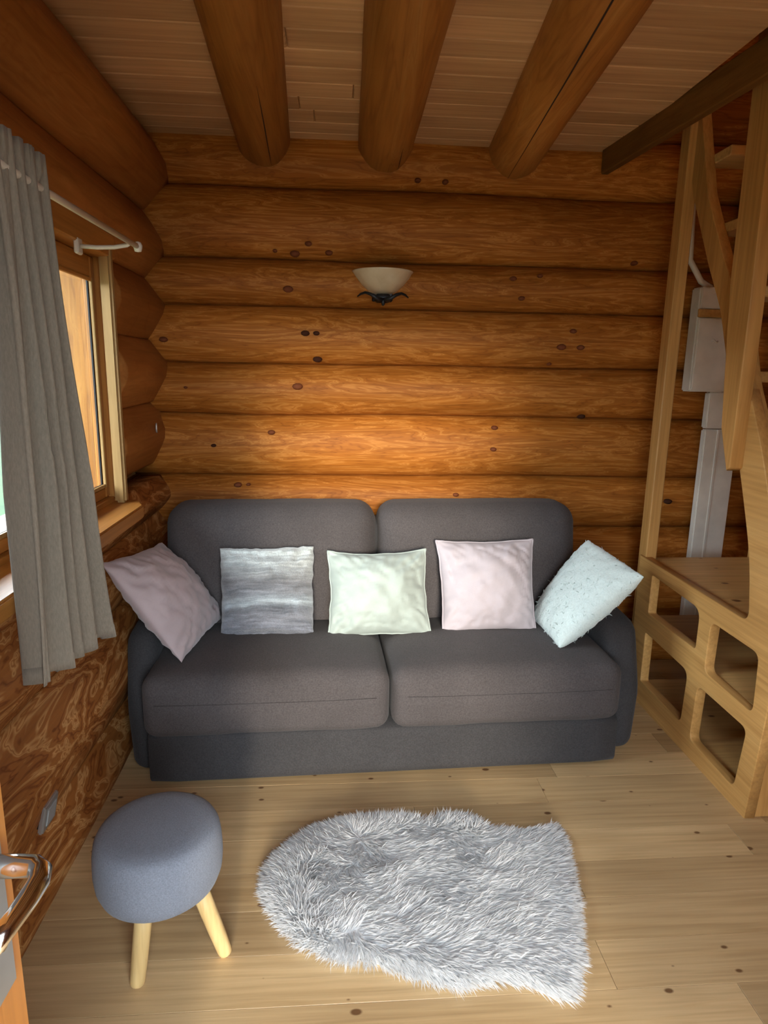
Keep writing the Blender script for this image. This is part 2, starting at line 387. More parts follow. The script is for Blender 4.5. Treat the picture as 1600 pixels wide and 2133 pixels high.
wall_right = structure(box('wall_right', XR+.15, XR+.3, YF-.1, .3, -.12, 3.3, M_log_y, None, 0))
for i in range(12): log(wall_right, 1, YF, .08, -.05+i*.27, .22+i*.27, XR, -1, .07, M_log_y, 80+i, .3)

DX0, DX1, DZ = -.52, .46, 2.04          # doorway in the wall behind the camera
wall_front = structure(box('wall_front', -1.3, DX0, YF-.16, YF-.02, -.12, 3.3, M_log_x, None, 0))
box('wall_backing', DX1, XR+.3, YF-.16, YF-.02, -.12, 3.3, M_log_x, wall_front, 0)
box('wall_backing', DX0, DX1, YF-.16, YF-.02, DZ, 3.3, M_log_x, wall_front, 0)
for i in range(9):
    a, b_ = .0+i*.265, .265+i*.265
    if a < DZ:
        log(wall_front, 0, -1.05, DX0, a, min(b_, 2.04) if i == 7 else b_, YF+.02, 1, .05, M_log_x, 100+i, .1, .02, 8)
        log(wall_front, 0, DX1, XR, a, min(b_, 2.04) if i == 7 else b_, YF+.02, 1, .05, M_log_x, 120+i, .1, .02, 12)
    else: log(wall_front, 0, -1.05, XR, a, b_, YF+.02, 1, .05, M_log_x, 140+i, .1, .02)

ceiling = structure(box('ceiling', -1.3, 1.02, YF-.1, .25, ZC+.03, ZC+.12, M_ceil, None, 0))
box('ceiling_deck', 1.02, XR+.2, YF-.1, -1.75, ZC+.03, ZC+.12, M_ceil, ceiling, 0)
y = .06; CW = .118
while y > YF:
    x1 = XR+.05 if y-CW < -1.75 else 1.02
    cut = random.uniform(-.5, .6)
    for a, b_ in ((-1.15, cut), (cut, x1)):
        p = box('ceiling_board', -(b_-a)/2+.0008, (b_-a)/2-.0008, -CW/2+.001, CW/2-.001, 0, .03, M_ceil, ceiling, .004)
        p.location = ((a+b_)/2, y-CW/2, ZC)
    y -= CW
loft_roof = structure(box('ceiling_loft', .6, XR+.3, YF-.1, .3, 3.3, 3.4, M_ceil, None, 0))
trim = structure(obox('trim_1', (.985, .0, 2.355), (1.15, -1.75, 2.355), (0, 0, 1), .11, .035, M_trimd, None, .004))
box('loft_wall', .985, 1.02, -1.75, .1, ZC+.02, 3.3, M_ceil, loft_roof, 0)
structure(obox('added_eave', (-1.6, -8, 2.62), (-1.6, 2, 2.62), (1, 0, .25), 1.1, .05, M_frame_y, None, 0), 'added timber overhang that cuts sky light at the window', 'added_eave')  # unseen overhang, added to cut the sky light entering the window
structure(box('added_terrace', -4, 4, -8, YF-.18, -.28, -.06, plain('added_deck', (.26, .19, .13), .8), None, 0))  # unseen deck, added so less green light bounces up through the doorway
structure(mesh('added_hill', [(-4.0, -40, -.32), (-4.0, 40, -.32), (-9, 40, .9), (-9, -40, .9), (-14, 40, 2.6), (-14, -40, 2.6), (-14, 40, -.6), (-14, -40, -.6), (-4, 40, -.6), (-4, -40, -.6)], [(0, 3, 2, 1), (3, 5, 4, 2), (5, 7, 6, 4), (7, 9, 8, 6), (9, 0, 1, 8), (0, 9, 7, 5, 3), (1, 2, 4, 6, 8)], M_hill, None, False))  # bank added to block low sky at the window; its grass shows green there
structure(box('ground', -40, 40, -40, 40, -.5, -.3, M_grass, None, 0))

# round ceiling beams
def beam(x_back, x_front, r0, r1, seed, label, checks):
    V, F = [], []; n, L = 24, 44
    def ring(t):
        yy = .10+(-3.55)*t; cx = x_back+(x_front-x_back)*(yy/-1.35); r = r0+(r1-r0)*t; return yy, cx, r
    for i in range(L+1):
        yy, cx, r = ring(i/L); cz = 2.392
        for k in range(n):
            a = 2*PI*k/n
            rr = r*(1+.05*nz(math.cos(a)*1.5, math.sin(a)*1.5+seed, yy*.8, 1.2)+.02*nz(math.cos(a)*3, math.sin(a)*3+seed, yy*2.5, 1.5))
            V.append((cx+rr*math.cos(a), yy, min(cz+rr*math.sin(a), ZC+.025)))
    for i in range(L):
        for k in range(n): F.append((i*n+k, (i+1)*n+k, (i+1)*n+(k+1) % n, i*n+(k+1) % n))
    F.append(tuple(range(n))); F.append(tuple(L*n+k for k in range(n))[::-1])
    o = mesh('ceiling_beam', V, F, M_beam); structure(o, label, 'beam'); o['group'] = 'round log beams under the ceiling'
    for (a, t0, t1, wd) in checks:      # drying checks: narrow dark splits that follow the surface
        P, Q = [], []
        for i in range(25):
            t = t0+(t1-t0)*i/24; yy, cx, r = ring(t); aa = a+.10*nz(yy, seed, 0, 1.2); ww = wd*math.sin(PI*(i+.3)/24.6)
            rr = r*(1+.05*nz(math.cos(aa)*1.5, math.sin(aa)*1.5+seed, yy*.8, 1.2)+.02*nz(math.cos(aa)*3, math.sin(aa)*3+seed, yy*2.5, 1.5))
            P.append((cx+rr*math.cos(aa), yy, 2.392+rr*math.sin(aa), ww))
        V2, F2 = [], []
        for x, yv, z, ww in P:
            V2 += [(x-ww, yv, z-.0005), (x, yv, z-.0025), (x+ww, yv, z-.0005), (x, yv, z+.01)]
        for i in range(24):
            for k in range(4): F2.append((i*4+k, (i+1)*4+k, (i+1)*4+(k+1) % 4, i*4+(k+1) % 4))
        mesh('drying_check', V2, F2, M_check, o)
    return o
beam(-.49, -.43, .113, .112, 1.0, 'round log ceiling beam nearest the window wall, split along its underside', [(-PI/2+.25, .03, .25, .0022)])
beam(.022, .002, .116, .120, 2.0, 'round log ceiling beam in the middle, above the wall lamp', [(-PI/2+.5, .02, .10, .0015)])
beam(.590, .475, .118, .118, 3.0, 'round log ceiling beam nearest the staircase with long dark split', [(-PI/2-.25, .02, .8, .0026)])

# knots standing in the logs of the back wall
def at_wall(px, py, yv=0.0):
    d = fw+rt*(px-800)/FPX-up*(py-1066.5)/FPX; t = (yv-CAM[1])/d[1]; return CAM+d*t
for px, py, s, mt in [(600, 602, .020, M_knot), (620, 805, .021, M_knot), (565, 901, .015, M_knot), (494, 1012, .016, M_knot), (516, 1011, .009, M_knot), (636, 694, .017, M_knotd), (659, 694, .013, M_knotd),
                      (661, 748, .019, M_knotd), (613, 524, .019, M_knot), (685, 523, .015, M_knot), (642, 506, .014, M_knot), (571, 519, .009, M_knot), (1070, 580, .014, M_knot), (1088, 621, .013, M_knot), (1127, 574, .011, M_knot),
                      (1210, 724, .016, M_knot), (1170, 723, .019, M_knot), (1195, 690, .014, M_knot), (1220, 869, .016, M_knotd), (1033, 892, .014, M_knot), (1028, 936, .013, M_knot), (950, 1031, .013, M_knot), (1150, 758, .010, M_knot),
                      (445, 928, .010, M_knotd), (1392, 1045, .017, M_knotd), (340, 707, .016, M_knot), (1330, 545, .014, M_knot), (387, 807, .008, M_knot), (872, 372, .012, M_knot), (930, 375, .012, M_knot)]:
    p = at_wall(px, py)
    for a, b_, lo in back_logs:
        if a <= p[2] < b_:
            zm, zh = (a+b_)/2, (b_-a)/2; s_ = (p[2]-zm)/zh; fy = .004+.100*(1-math.sqrt(max(0, 1-(.975*s_)**2)))
            V = [(p[0], fy-.016, p[2])]
            for rr, dy in ((.6, -.0145), (1.0, -.008), (1.0, .02)):
                for k in range(10): V.append((p[0]+s*rr*1.15*math.cos(k*PI/5), fy+dy, p[2]+s*rr*.72*math.sin(k*PI/5)))
            F = [(0, 1+k, 1+(k+1) % 10) for k in range(10)]
            for j in (0, 10): F += [(1+j+k, 11+j+k, 11+j+(k+1) % 10, 1+j+(k+1) % 10) for k in range(10)]
            mesh('knot', V, F, mt, lo)

# ------------------------------------------------------------------ window in the left wall
win = structure(empty('window_1', (-1.0, -1.17, .95)), 'timber window in the log wall beside the curtain', 'window')
win.matrix_world = Matrix.Identity(4); win.location = (0, 0, 0)
Y0, Y1, Z0, Z1 = WIN
# lining of the opening
box('window_lining', -1.047, -.985, Y1-.025, Y1, Z0, Z1, M_frame_z, win); box('outer_lining', -1.22, -1.048, Y1-.030, Y1, Z0, Z1, M_gold, win); box('outer_lining', -1.22, -1.048, Y0+.03, Y1-.03, Z0, Z0+.03, M_gold, win); box('window_lining', -1.20, -.985, Y0, Y0+.025, Z0, Z1, M_frame_z, win)
box('window_lining', -1.20, -.985, Y0+.025, Y1-.025, Z1-.03, Z1, M_frame_y, win); box('window_lining', -1.047, -1.0, Y0+.025, Y1-.025, Z0, Z0+.02, M_frame_y, win)
sx0, sx1 = -1.046, -1.016
a0, a1, b0, b1 = Y0+.025, Y1-.025, Z0+.02, Z1-.03
sw = .042
for nm, q in (('sash', (a1-sw, a1, b0, b1)), ('sash', (a0, a0+sw, b0, b1))): box(nm, sx0, sx1, *q, M_frame_z, win, .006)
for q in ((a0+sw, a1-sw, b0, b0+sw), (a0+sw, a1-sw, b1-.075, b1), ): box('sash', sx0, sx1, *q, M_frame_y, win, .006)
box('sash', sx0, sx1, -1.60, -1.55, b0+sw, b1-.075, M_frame_z, win, .006)
g0, g1, h0, h1 = a0+sw, a1-sw, b0+sw, b1-.075
for q in ((g1-.012, g1, h0, h1), ): box('glazing_bead', -1.019, -1.009, *q, M_batten, win, .002)
box('glazing_bead', -1.019, -1.009, g0, g1-.012, h0, h0+.012, M_batten, win, .002); box('glazing_bead', -1.019, -1.009, g0, g1-.012, h1-.012, h1, M_frame_y, win, .002)
box('rubber_seal', -1.029, -1.024, g1-.010, g1, h0, h1, M_iron, win, 0); box('rubber_seal', -1.029, -1.024, g0, g1-.010, h0, h0+.01, M_iron, win, 0)
box('pane', -1.036, -1.031, -1.552, g1+.01, h0-.01, h1+.01, M_glass, win, 0); box('pane', -1.036, -1.031, g0-.01, -1.598, h0-.01, h1+.01, M_glass, win, 0)
# casing on the room side
bt = box('casing', -.985, -.945, Y1-.075, Y1-.040, Z0+.004, Z1, M_batten, win, .008, 2)
box('casing', -.990, -.950, Y0-.02, Y1+.0, Z1-.035, Z1+.045, M_frame_y, win, .005)
sl = bmesh.new()
for z in (.905, .953):
    for q in ((-1.03, -1.80), (-.875, -1.80), (-.875, -.665), (-.92, -.565), (-1.03, -.565)): sl.verts.new((q[0], q[1], z))
sl.verts.ensure_lookup_table(); vv = list(sl.verts)
sl.faces.new(vv[:5][::-1]); sl.faces.new(vv[5:])
for k in range(5): sl.faces.new((vv[k], vv[(k+1) % 5], vv[5+(k+1) % 5], vv[5+k]))
bmesh.ops.bevel(sl, geom=sl.edges[:], offset=.006, segments=2, affect='EDGES')
from_bm('window_sill', sl, M_frame_y, win)

# curtain rail with bracket
rod = tag(empty('curtain_rod', (-.80, -1.2, 1.80)), 'slim white curtain rod on a bracket above the window', 'curtain rod')
def local(root, o):
    o.parent = root; o.matrix_parent_inverse = Matrix.Translation(root.location).inverted(); return o
local(rod, tube('rail', [(-.80, -2.3, 1.79), (-.80, -1.6, 1.795), (-.80, -.83, 1.803)], .0085, M_whitem))
local(rod, lathe('finial', [(0, -.016), (.010, -.014), (.013, -.004), (.014, .004), (.010, .013), (0, .016)], M_whitem, None, 16)).location = (-.80, -.815, 1.803)
bk = local(rod, tube('bracket', [(-.955, -.885, 1.788), (-.90, -.885, 1.786), (-.85, -.885, 1.788), (-.812, -.885, 1.795), (-.80, -.885, 1.803)], .0065, M_whitem))
box('bracket_plate', -.962, -.948, -.905, -.865, 1.765, 1.812, M_whitem, bk, .004)
bk = local(rod, tube('bracket', [(-.955, -2.18, 1.788), (-.812, -2.18, 1.788), (-.80, -2.18, 1.793)], .0065, M_whitem)); box('bracket_plate', -.962, -.948, -2.2, -2.16, 1.765, 1.812, M_whitem, bk, .004)

# curtain: a gathered panel hanging from the rod
def curtain():
    root = tag(empty('curtain', (-.80, -1.6, .75)), 'gathered grey linen curtain hanging at the window', 'curtain')
    nu, nv = 150, 60; V, F = [], []
    for j in range(nv+1):
        t = j/nv
        for i in range(nu+1):
            u = i/nu
            yt = -1.70+.215*u; yb = -1.748+.395*u
            yy = yt+(yb-yt)*t**2.0
            ph = u*2*PI*4.5
            amp = .011+.022*min(1, t*1.6)
            x = -.803+amp*(math.sin(ph+.5*math.sin(ph*.37+t))+.35*math.sin(2.3*ph+1+1.2*t))+.012*nz(u*3, t*2, 3, 1.0)
            yy += .010*math.cos(ph)*min(1, t*2)
            if t < .05: x = -.803+math.copysign(max(.011, abs(x+.803)), x+.803+1e-6)
            zb = .735+.055*(1-u)+.010*math.sin(ph*1.0)*t
            z = 1.862+(zb-1.862)*t
            V.append((x, yy, z))
    for j in range(nv):
        for i in range(nu):
            a = j*(nu+1)+i; F.append((a, a+1, a+nu+2, a+nu+1))
    o = local(root, mesh('cloth', V, F, M_curt))
    md = o.modifiers.new('thickness', 'SOLIDIFY'); md.thickness = .0025
    V, F = [], []                       # folded hem along the bottom
    for j in (0, 1):
        for i in range(nu+1):
            k = (nv-(0 if j == 0 else 2))*(nu+1)+i
            src = o.data.vertices[k].co; V.append((src.x+.0035, src.y, src.z+.0005))
    for i in range(nu): F.append((i, i+1, nu+2+i, nu+1+i))
    h = local(root, mesh('hem', V, F, M_curt)); md = h.modifiers.new('thickness', 'SOLIDIFY'); md.thickness = .002
    for yy in (-1.655,):
        local(root, lathe('ring', [(.012, -.004), (.017, -.004), (.017, .004), (.012, .004), (.012, -.004)], M_iron, None, 18)).matrix_world = Matrix.Translation((-.80, yy-.06, 1.795)) @ Matrix.Rotation(PI/2, 4, 'X')
    return root
curtain()

# small metal plate in the log by the corner, socket on the lower log
mp = tag(lathe('latch_plate', [(0, -.003), (.0075, -.003), (.0085, 0), (.0085, .003), (0, .004)], M_steel, None, 20), 'small metal slot plate on the log between window and corner', 'plate')
mp.matrix_world = Matrix.Translation((-.957, -.135, 1.185)) @ Matrix.Rotation(PI/2, 4, 'Y') @ Matrix.Diagonal((2.6, .9, 1, 1))
so_ = tag(empty('wall_socket', (-.948, -1.43, .275)), 'square grey socket plate low on the log wall near the stool', 'socket')
so_.rotation_euler = (0, math.radians(12), 0)
spl = box('plate', -.004, .010, -.041, .041, -.041, .041, M_steel, so_, .004, 2)
box('insert', .008, .013, -.026, .026, -.026, .026, plain('grey_insert', (.34, .34, .33), .4), spl, .003, 2)
box('back_box', -.05, 0, -.032, .032, -.032, .032, M_iron, so_, .002)

# ------------------------------------------------------------------ door standing open beside the camera
door = structure(empty('door_1', (-.515, -3.38, 0)), 'open timber door with chrome lever at the picture edge', 'door')
door.rotation_euler = (0, 0, math.atan2(-(-.49+.515), -2.45+3.38))
DW = .93
def dpart(name, x0, x1, y0, y1, z0, z1, m, bev=.004): return box(name, x0, x1, y0, y1, z0, z1, m, door, bev, 2)
dpart('stile', -.045, 0, DW-.105, DW, .01, 2.02, M_doorw); dpart('stile', -.045, 0, 0, .105, .01, 2.02, M_doorw)
dpart('rail', -.043, -.002, .105, DW-.105, .01, .22, M_doorw); dpart('rail', -.043, -.002, .105, DW-.105, 1.90, 2.02, M_doorw); dpart('rail', -.043, -.002, .105, DW-.105, .98, 1.08, M_doorw)
dpart('pane', -.026, -.020, .10, DW-.10, 1.07, 1.91, M_glass, 0); dpart('lower_panel', -.034, -.010, .10, DW-.10, .21, .99, M_doorw)
hp = dpart('handle_plate', 0, .006, DW-.062, DW-.022, .86, 1.08, M_steel, .003)
hl = tube('lever_handle', [(.004, DW-.042, 1.0), (.030, DW-.042, 1.0), (.044, DW-.043, 1.0), (.052, DW-.049, 1.0), (.056, DW-.062, 1.0), (.055, DW-.082, .999), (.052, DW-.102, .997), (.048, DW-.122, .993)],
          [.010, .010, .0098, .0095, .0092, .009, .0085, .0075], M_chrome, hp, 14)
lathe('lock_cylinder', [(0, .0), (.0075, 0), (.0085, -.003), (.0085, -.012)], M_chrome, hp, 16).matrix_local = Matrix.Translation((.010, DW-.042, .92)) @ Matrix.Rotation(PI/2, 4, 'Y')
t2 = structure(box('trim_2', DX0-.04, DX0+.0, YF-.18, YF+.03, 0, DZ, M_doorw, None)); structure(box('trim_3', DX1, DX1+.04, YF-.18, YF+.03, 0, DZ, M_doorw, None)); structure(box('trim_4', DX0-.04, DX1+.04, YF-.18, YF+.03, DZ, DZ+.04, M_doorw, None))

# ------------------------------------------------------------------ sofa
sofa = tag(empty('sofa', (0, -.5, 0), .035), 'dark grey fabric two-seat sofa against the log wall', 'sofa')
def seat_def(p, u):
    p.z += .030*(1-u.x**4)*(1-u.y**2)*max(0, u.z) + .006*nz(p.x, p.y, p.z, 7)
    p.y -= .018*(1-u.x**4)*(1-min(1, abs(u.z)))*(1 if u.y < -.5 else 0)
    return p
def back_def(p, u):
    p.y += .10*(u.z*.5+.5)*1.0 + .006*nz(p.x, p.z, 1.3, 5)
    p.y -= .030*(1-u.x**4)*(1-u.z**2)*max(0, -u.y)
    if u.z > .55 and u.y < .6: p.y += .014*math.sin(p.x*95+3*nz(p.x, 0, 0, 6))*(u.z-.55)*max(0, nz(p.x, .5, 2, 9)+.25)
    p.z += .008*nz(p.x, 3, 3, 4)*max(0, u.z)
    return p
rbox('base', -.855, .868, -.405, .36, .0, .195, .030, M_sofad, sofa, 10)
for s in (-1, 1):
    x0, x1 = sorted((s*.004, s*.862))
    sc_ = rbox('seat_cushion', x0, x1, -.418, .14,   .178, .405, .050, M_sofa, sofa, 26, seat_def)
    tube('seam', [(x0+.05+(x1-x0-.10)*k/20, -.4235-.0175*(1-((k-10)/10*.88)**4)*.62, .318) for k in range(21)], .0008, M_sofa, sc_, 6)
    x0, x1 = sorted((s*.004, s*.880))
    rbox('back_cushion', x0, x1, .06, .29, .36, .888, .085, M_sofa, sofa, 30, back_def)
    x0, x1 = sorted((s*.838, s*(.985 if s > 0 else .940)))
    def arm_def(p, u, s=s):
        p.z += .02*(1-u.y**2)*max(0, u.z); p.x += s*.012*(u.z)
        p.y += (.10*max(0, u.z)*(1 if u.y < 0 else 0))
        return p
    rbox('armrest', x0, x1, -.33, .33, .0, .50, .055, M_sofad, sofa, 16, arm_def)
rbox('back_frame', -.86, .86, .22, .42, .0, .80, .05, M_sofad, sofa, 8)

# ------------------------------------------------------------------ cushions
def pillow(name, label, bl, br, tl, tr, T, mat, group=None, pinch=.05, wr=.006, piping=None, seed=0, fx=None, n=52, power=.62, sag=0.0, wob=.012):
    bl, br, tl, tr = map(lambda q: np.array(q, float), (bl, br, tl, tr))
    nrm = np.cross(br-bl, tl-bl); nrm /= np.linalg.norm(nrm)
    if nrm@(CAM-bl) < 0: nrm = -nrm
    c0 = (bl+br+tl+tr)/4
    root = empty(name, tuple(c0)); tag(root, label, 'cushion', group)
    def P(u, v, side):
        uu = u*(1-pinch*(1-v*v)); vv = v*(1-pinch*(1-u*u))
        uu += wob*nz(u*1.3+seed, v*2.2, 7.0, 1.7)+.5*wob*nz(u*2+seed, v*6.0, 9.0, 1.5); vv += wob*nz(u*2.2+seed, v*1.3, 8.0, 1.7)+.5*wob*nz(u*6.0+seed, v*2, 10.0, 1.5)
        if sag: vv -= sag*(1-u*u)*max(0, v)
        a, b_ = (uu+1)/2, (vv+1)/2
        q = bl*(1-a)*(1-b_)+br*a*(1-b_)+tl*(1-a)*b_+tr*a*b_
        th = T*max(0, (1-u*u)*(1-v*v))**power
        d = th
        edge = max(abs(u), abs(v)); rim = max(0, 1-edge)
        d += wr*(nz(u*1.6+seed, v*1.6, side, 2.0)+.5*nz(u*3+seed, v*3, side, 2.5))*min(1, rim*5)
        ang = math.atan2(v, u); d += wr*.9*math.sin(ang*26+4*nz(u+seed, v, 0, 2))*max(0, edge-.45)*min(1, rim*9)
        cr = nz(u*2.2+v*1.4+seed, (v-u)*.7, 5.0, 1.6); d -= wr*.9*max(0, .12-abs(cr))/.12*min(1, rim*5)*(.3+.7*edge)
        if fx: d += fx(u, v)*min(1, rim*6)
        return q+nrm*d*side-c0
    V, F, UV = [], [], []
    g = [math.sin(PI/2*(-1+2*i/n)) for i in range(n+1)]
    idx = {}
    for side in (1, -1):
        for j in range(n+1):
            for i in range(n+1):
                rimv = i in (0, n) or j in (0, n)
                if side == -1 and rimv: idx[(side, i, j)] = idx[(1, i, j)]; continue
                idx[(side, i, j)] = len(V); V.append(P(g[i], g[j], side)); UV.append(((g[i]+1)/2, (g[j]+1)/2))
        for j in range(n):
            for i in range(n):
                q = (idx[(side, i, j)], idx[(side, i+1, j)], idx[(side, i+1, j+1)], idx[(side, i, j+1)])
                F.append(q if side == 1 else q[::-1])
    o = mesh('cover', V, F, mat, root, True, UV)
    if piping:
        rim = [P(g[i], -1, 1) for i in range(0, n, 2)]+[P(1, g[j], 1) for j in range(0, n, 2)]+[P(g[i], 1, 1) for i in range(n, 0, -2)]+[P(-1, g[j], 1) for j in range(n, 0, -2)]
        tube('piping', rim, piping, mat, root, 6, True)
    return root, o, nrm
pillow('cushion', 'dusty pink satin cushion slumped against the sofa arm by the curtain', (-.725, -.845, .425), (-.648, -.43, .43), (-.952, -.905, .808), (-.885, -.42, .750), .100, M_pink, 'cushions on the sofa', .05, .011, None, 3, power=.6, wob=.02)
pillow('cushion', 'grey striped plush cushion leaning on the sofa back', (-.632, -.60, .405), (-.268, -.60, .415), (-.650, -.455, .735), (-.272, -.455, .742), .105, M_greyp, 'cushions on the sofa', .03, .014, None, 11, fx=lambda u, v: .0065*math.sin(v*21+1.2*u+2*nz(u, v, 0, 1.5))+.004*math.sin(v*43+2*u), power=.5, wob=.03)
pillow('cushion', 'pale mint cotton cushion with piped edge in the middle of the sofa', (-.215, -.61, .410), (.195, -.61, .418), (-.218, -.46, .722), (.184, -.46, .730), .115, M_mint, 'cushions on the sofa', .075, .013, .0045, 21, sag=.04, wob=.016)
pillow('cushion', 'pale pink cotton cushion with piped edge beside the fluffy one', (.245, -.59, .412), (.628, -.585, .42), (.230, -.44, .760), (.636, -.435, .765), .112, M_pinkc, 'cushions on the sofa', .06, .011, .0045, 31)
fl_root, fl_cov, fl_n = pillow('cushion', 'fluffy pale mint cushion tilted against the sofa arm by the stairs', (.664, -.765, .425), (.646, -.46, .43), (.965, -.765, .705), (.870, -.45, .765), .075, M_fluff, 'cushions on the sofa', .01, .004, None, 41, power=.40)

def blades(name, parent, P, D, L, Wd, mat, droop=.5):
    """thin tapering tufts: root points P, directions D, lengths L; one joined mesh"""
    n = len(P); up_ = np.array([0, 0, 1.0]); S = np.cross(D, np.random.normal(size=(n, 3))); S /= np.linalg.norm(S, axis=1)[:, None]
    mid = P+D*(L*.55)[:, None]; tip = P+D*(L*.95)[:, None]; tip[:, 2] -= L*droop*.45; mid[:, 2] -= L*droop*.08
    V = np.empty((n*5, 3)); w_ = Wd[:, None]
    V[0::5] = P-S*w_; V[1::5] = P+S*w_; V[2::5] = mid-S*w_*.75; V[3::5] = mid+S*w_*.75; V[4::5] = tip
    b = np.arange(n)*5
    F = np.concatenate([np.stack([b, b+1, b+3], 1), np.stack([b, b+3, b+2], 1), np.stack([b+2, b+3, b+4], 1)])
    me = bpy.data.meshes.new(name); me.vertices.add(len(V)); me.vertices.foreach_set('co', V.ravel())
    me.loops.add(F.size); me.loops.foreach_set('vertex_index', F.ravel().astype(np.int32))
    me.polygons.add(len(F)); me.polygons.foreach_set('loop_start', np.arange(0, F.size, 3, dtype=np.int32)); me.polygons.foreach_set('loop_total', np.full(len(F), 3, dtype=np.int32))
    me.polygons.foreach_set('use_smooth', np.ones(len(F), dtype=bool)); me.update(calc_edges=True); me.validate(); me.materials.append(mat)
    o = link(bpy.data.objects.new(name, me), parent); o['kind'] = 'stuff'; return o
def surf_pts(o, n):
    me = o.data; me.calc_loop_triangles()
    co = np.array([v.co[:] for v in me.vertices]); T = np.array([t.vertices[:] for t in me.loop_triangles])
    a, b_, c = co[T[:, 0]], co[T[:, 1]], co[T[:, 2]]; nn = np.cross(b_-a, c-a); ar = np.linalg.norm(nn, axis=1)
    k = np.random.choice(len(T), n, p=ar/ar.sum()); r1, r2 = np.sqrt(np.random.rand(n)), np.random.rand(n)
    P = a[k]*(1-r1)[:, None]+b_[k]*(r1*(1-r2))[:, None]+c[k]*(r1*r2)[:, None]
    return P, nn[k]/np.maximum(ar[k], 1e-12)[:, None]
P_, N_ = surf_pts(fl_cov, 16000)
D_ = N_+np.random.normal(scale=.55, size=N_.shape); D_ /= np.linalg.norm(D_, axis=1)[:, None]
blades('plush_pile', fl_root, P_, D_, np.random.uniform(.010, .019, len(P_)), np.random.uniform(.0012, .0022, len(P_)), M_fur2, .2)

# ------------------------------------------------------------------ wall lamp
lamp = tag(empty('wall_lamp', (.02, 0, 1.80)), 'half-bowl glass wall lamp with dark iron holder above the sofa', 'lamp')
pr = [(.0, -.030), (.030, -.028), (.062, -.014), (.092, .012), (.116, .042), (.130, .064), (.136, .070), (.131, .070), (.112, .046), (.088, .018), (.06, -.006), (.03, -.020), (0, -.022)]
lathe('glass_shade', pr, M_opal, lamp, 36, (0, .01, 0), PI, 2*PI)
box('wall_plate', -.045, .045, -.004, .03, -.055, .05, M_iron, lamp, .004)
hd = rbox('holder', -.035, .035, -.05, .02, -.062, -.026, .015, M_iron, lamp, 4)
for s in (-1, 1):
    tube('scroll_arm', [(s*.0, -.055, -.055), (s*.030, -.075, -.050), (s*.055, -.075, -.034), (s*.078, -.06, -.026), (s*.098, -.045, -.031), (s*.112, -.035, -.041)], [.009, .009, .0075, .006, .005, .0025], M_iron, lamp, 8)
lathe('finial', [(0, -.018), (.006, -.015), (.009, -.006), (.012, .006), (.0, .012)], M_iron, hd, 14, (0, -.055, -.062))

# ------------------------------------------------------------------ staircase on the right
st = tag(empty('staircase', (1.2, -.75, 0)), 'pale pine loft staircase with cubby-hole base beside the sofa', 'staircase')
st.location = (0, 0, 0)
X0, X1 = 1.180, 1.212
outline = rounded([(-.30, 0.0), (-.30, .655), (-1.085, .645), (-1.045, .86), (-.925, 1.15), (-.80, 1.40), (-.92, 1.40), (-1.06, 1.15), (-1.19, .80), (-1.235, .50), (-1.195, 0.0)], [0, 0, .05, .3, .2, 0, 0, .2, .3, .2, 0])
holes = [rounded([(-.420, .425), (-.420, .605), (-.805, .590), (-.805, .425)], [.015, .015, .05, .02]),
         rounded([(-.415, .105), (-.415, .340), (-.775, .325), (-.765, .10)], [.015, .015, .045, .03]),
         rounded([(-.872, .370), (-.878, .572), (-1.155, .570), (-1.165, .360)], .035),
         rounded([(-.835, .070), (-.845, .305), (-1.150, .300), (-1.125, .062)], .035)]
poly_panel('side_panel', outline, holes, M_stair_y, st, X0, X1)
box('tread', X1, 1.72, -1.10, -.285, .605, .642, M_tread, st, .004)
box('shelf', X1, 1.70, -1.17, -.285, .335, .365, M_tread, st, .003)
box('bottom_board', X1, 1.70, -1.17, -.285, .02, .045, M_tread, st, .003)
box('rear_panel', 1.70, 1.725, -1.195, -.285, .0, .605, M_stair_y, st, .003)
box('end_panel', X1, 1.70, -1.195, -1.170, .0, .58, M_stair_z, st, .003)
box('post', 1.185, 1.235, -.335, -.265, 0, 2.9, M_stair_z, st, .004)
box('post', 1.700, 1.750, -.335, -.265, 0, 2.9, M_stair_z, st, .004)
# upper stringer leaning back to the loft, and its twin
for x in (1.215, 1.70):
    poly_panel('stringer', rounded([(-1.06, 1.10), (-.92, 1.12), (-.735, 1.46), (-.64, 1.68), (-.52, 1.86), (-.36, 2.13), (-.25, 2.40), (-.12, 2.75), (-.24, 2.75), (-.36, 2.40), (-.46, 2.11), (-.63, 1.84), (-.78, 1.66), (-.87, 1.42)], .03), [], M_stair_z, st, x, x+.034)
for z, yc in ((.94, -1.07), (1.20, -.95), (1.46, -.82), (2.00, -.53), (2.27, -.42)):
    box('tread', 1.25, 1.70, yc-.10, yc+.06, z-.036, z, M_tread, st, .004)
box('tread', 1.25, 1.70, -.75, -.60, 1.715, 1.752, M_tread, st, .004)
# hanging newel board with a pointed foot
poly_panel('newel_board', [(-.80, 2.9), (-.815, 1.75), (-.868, 1.27), (-.925, 1.135), (-.938, 1.145), (-.935, 1.62), (-.905, 2.9)], [], M_stair_z, st, 1.135, 1.178)

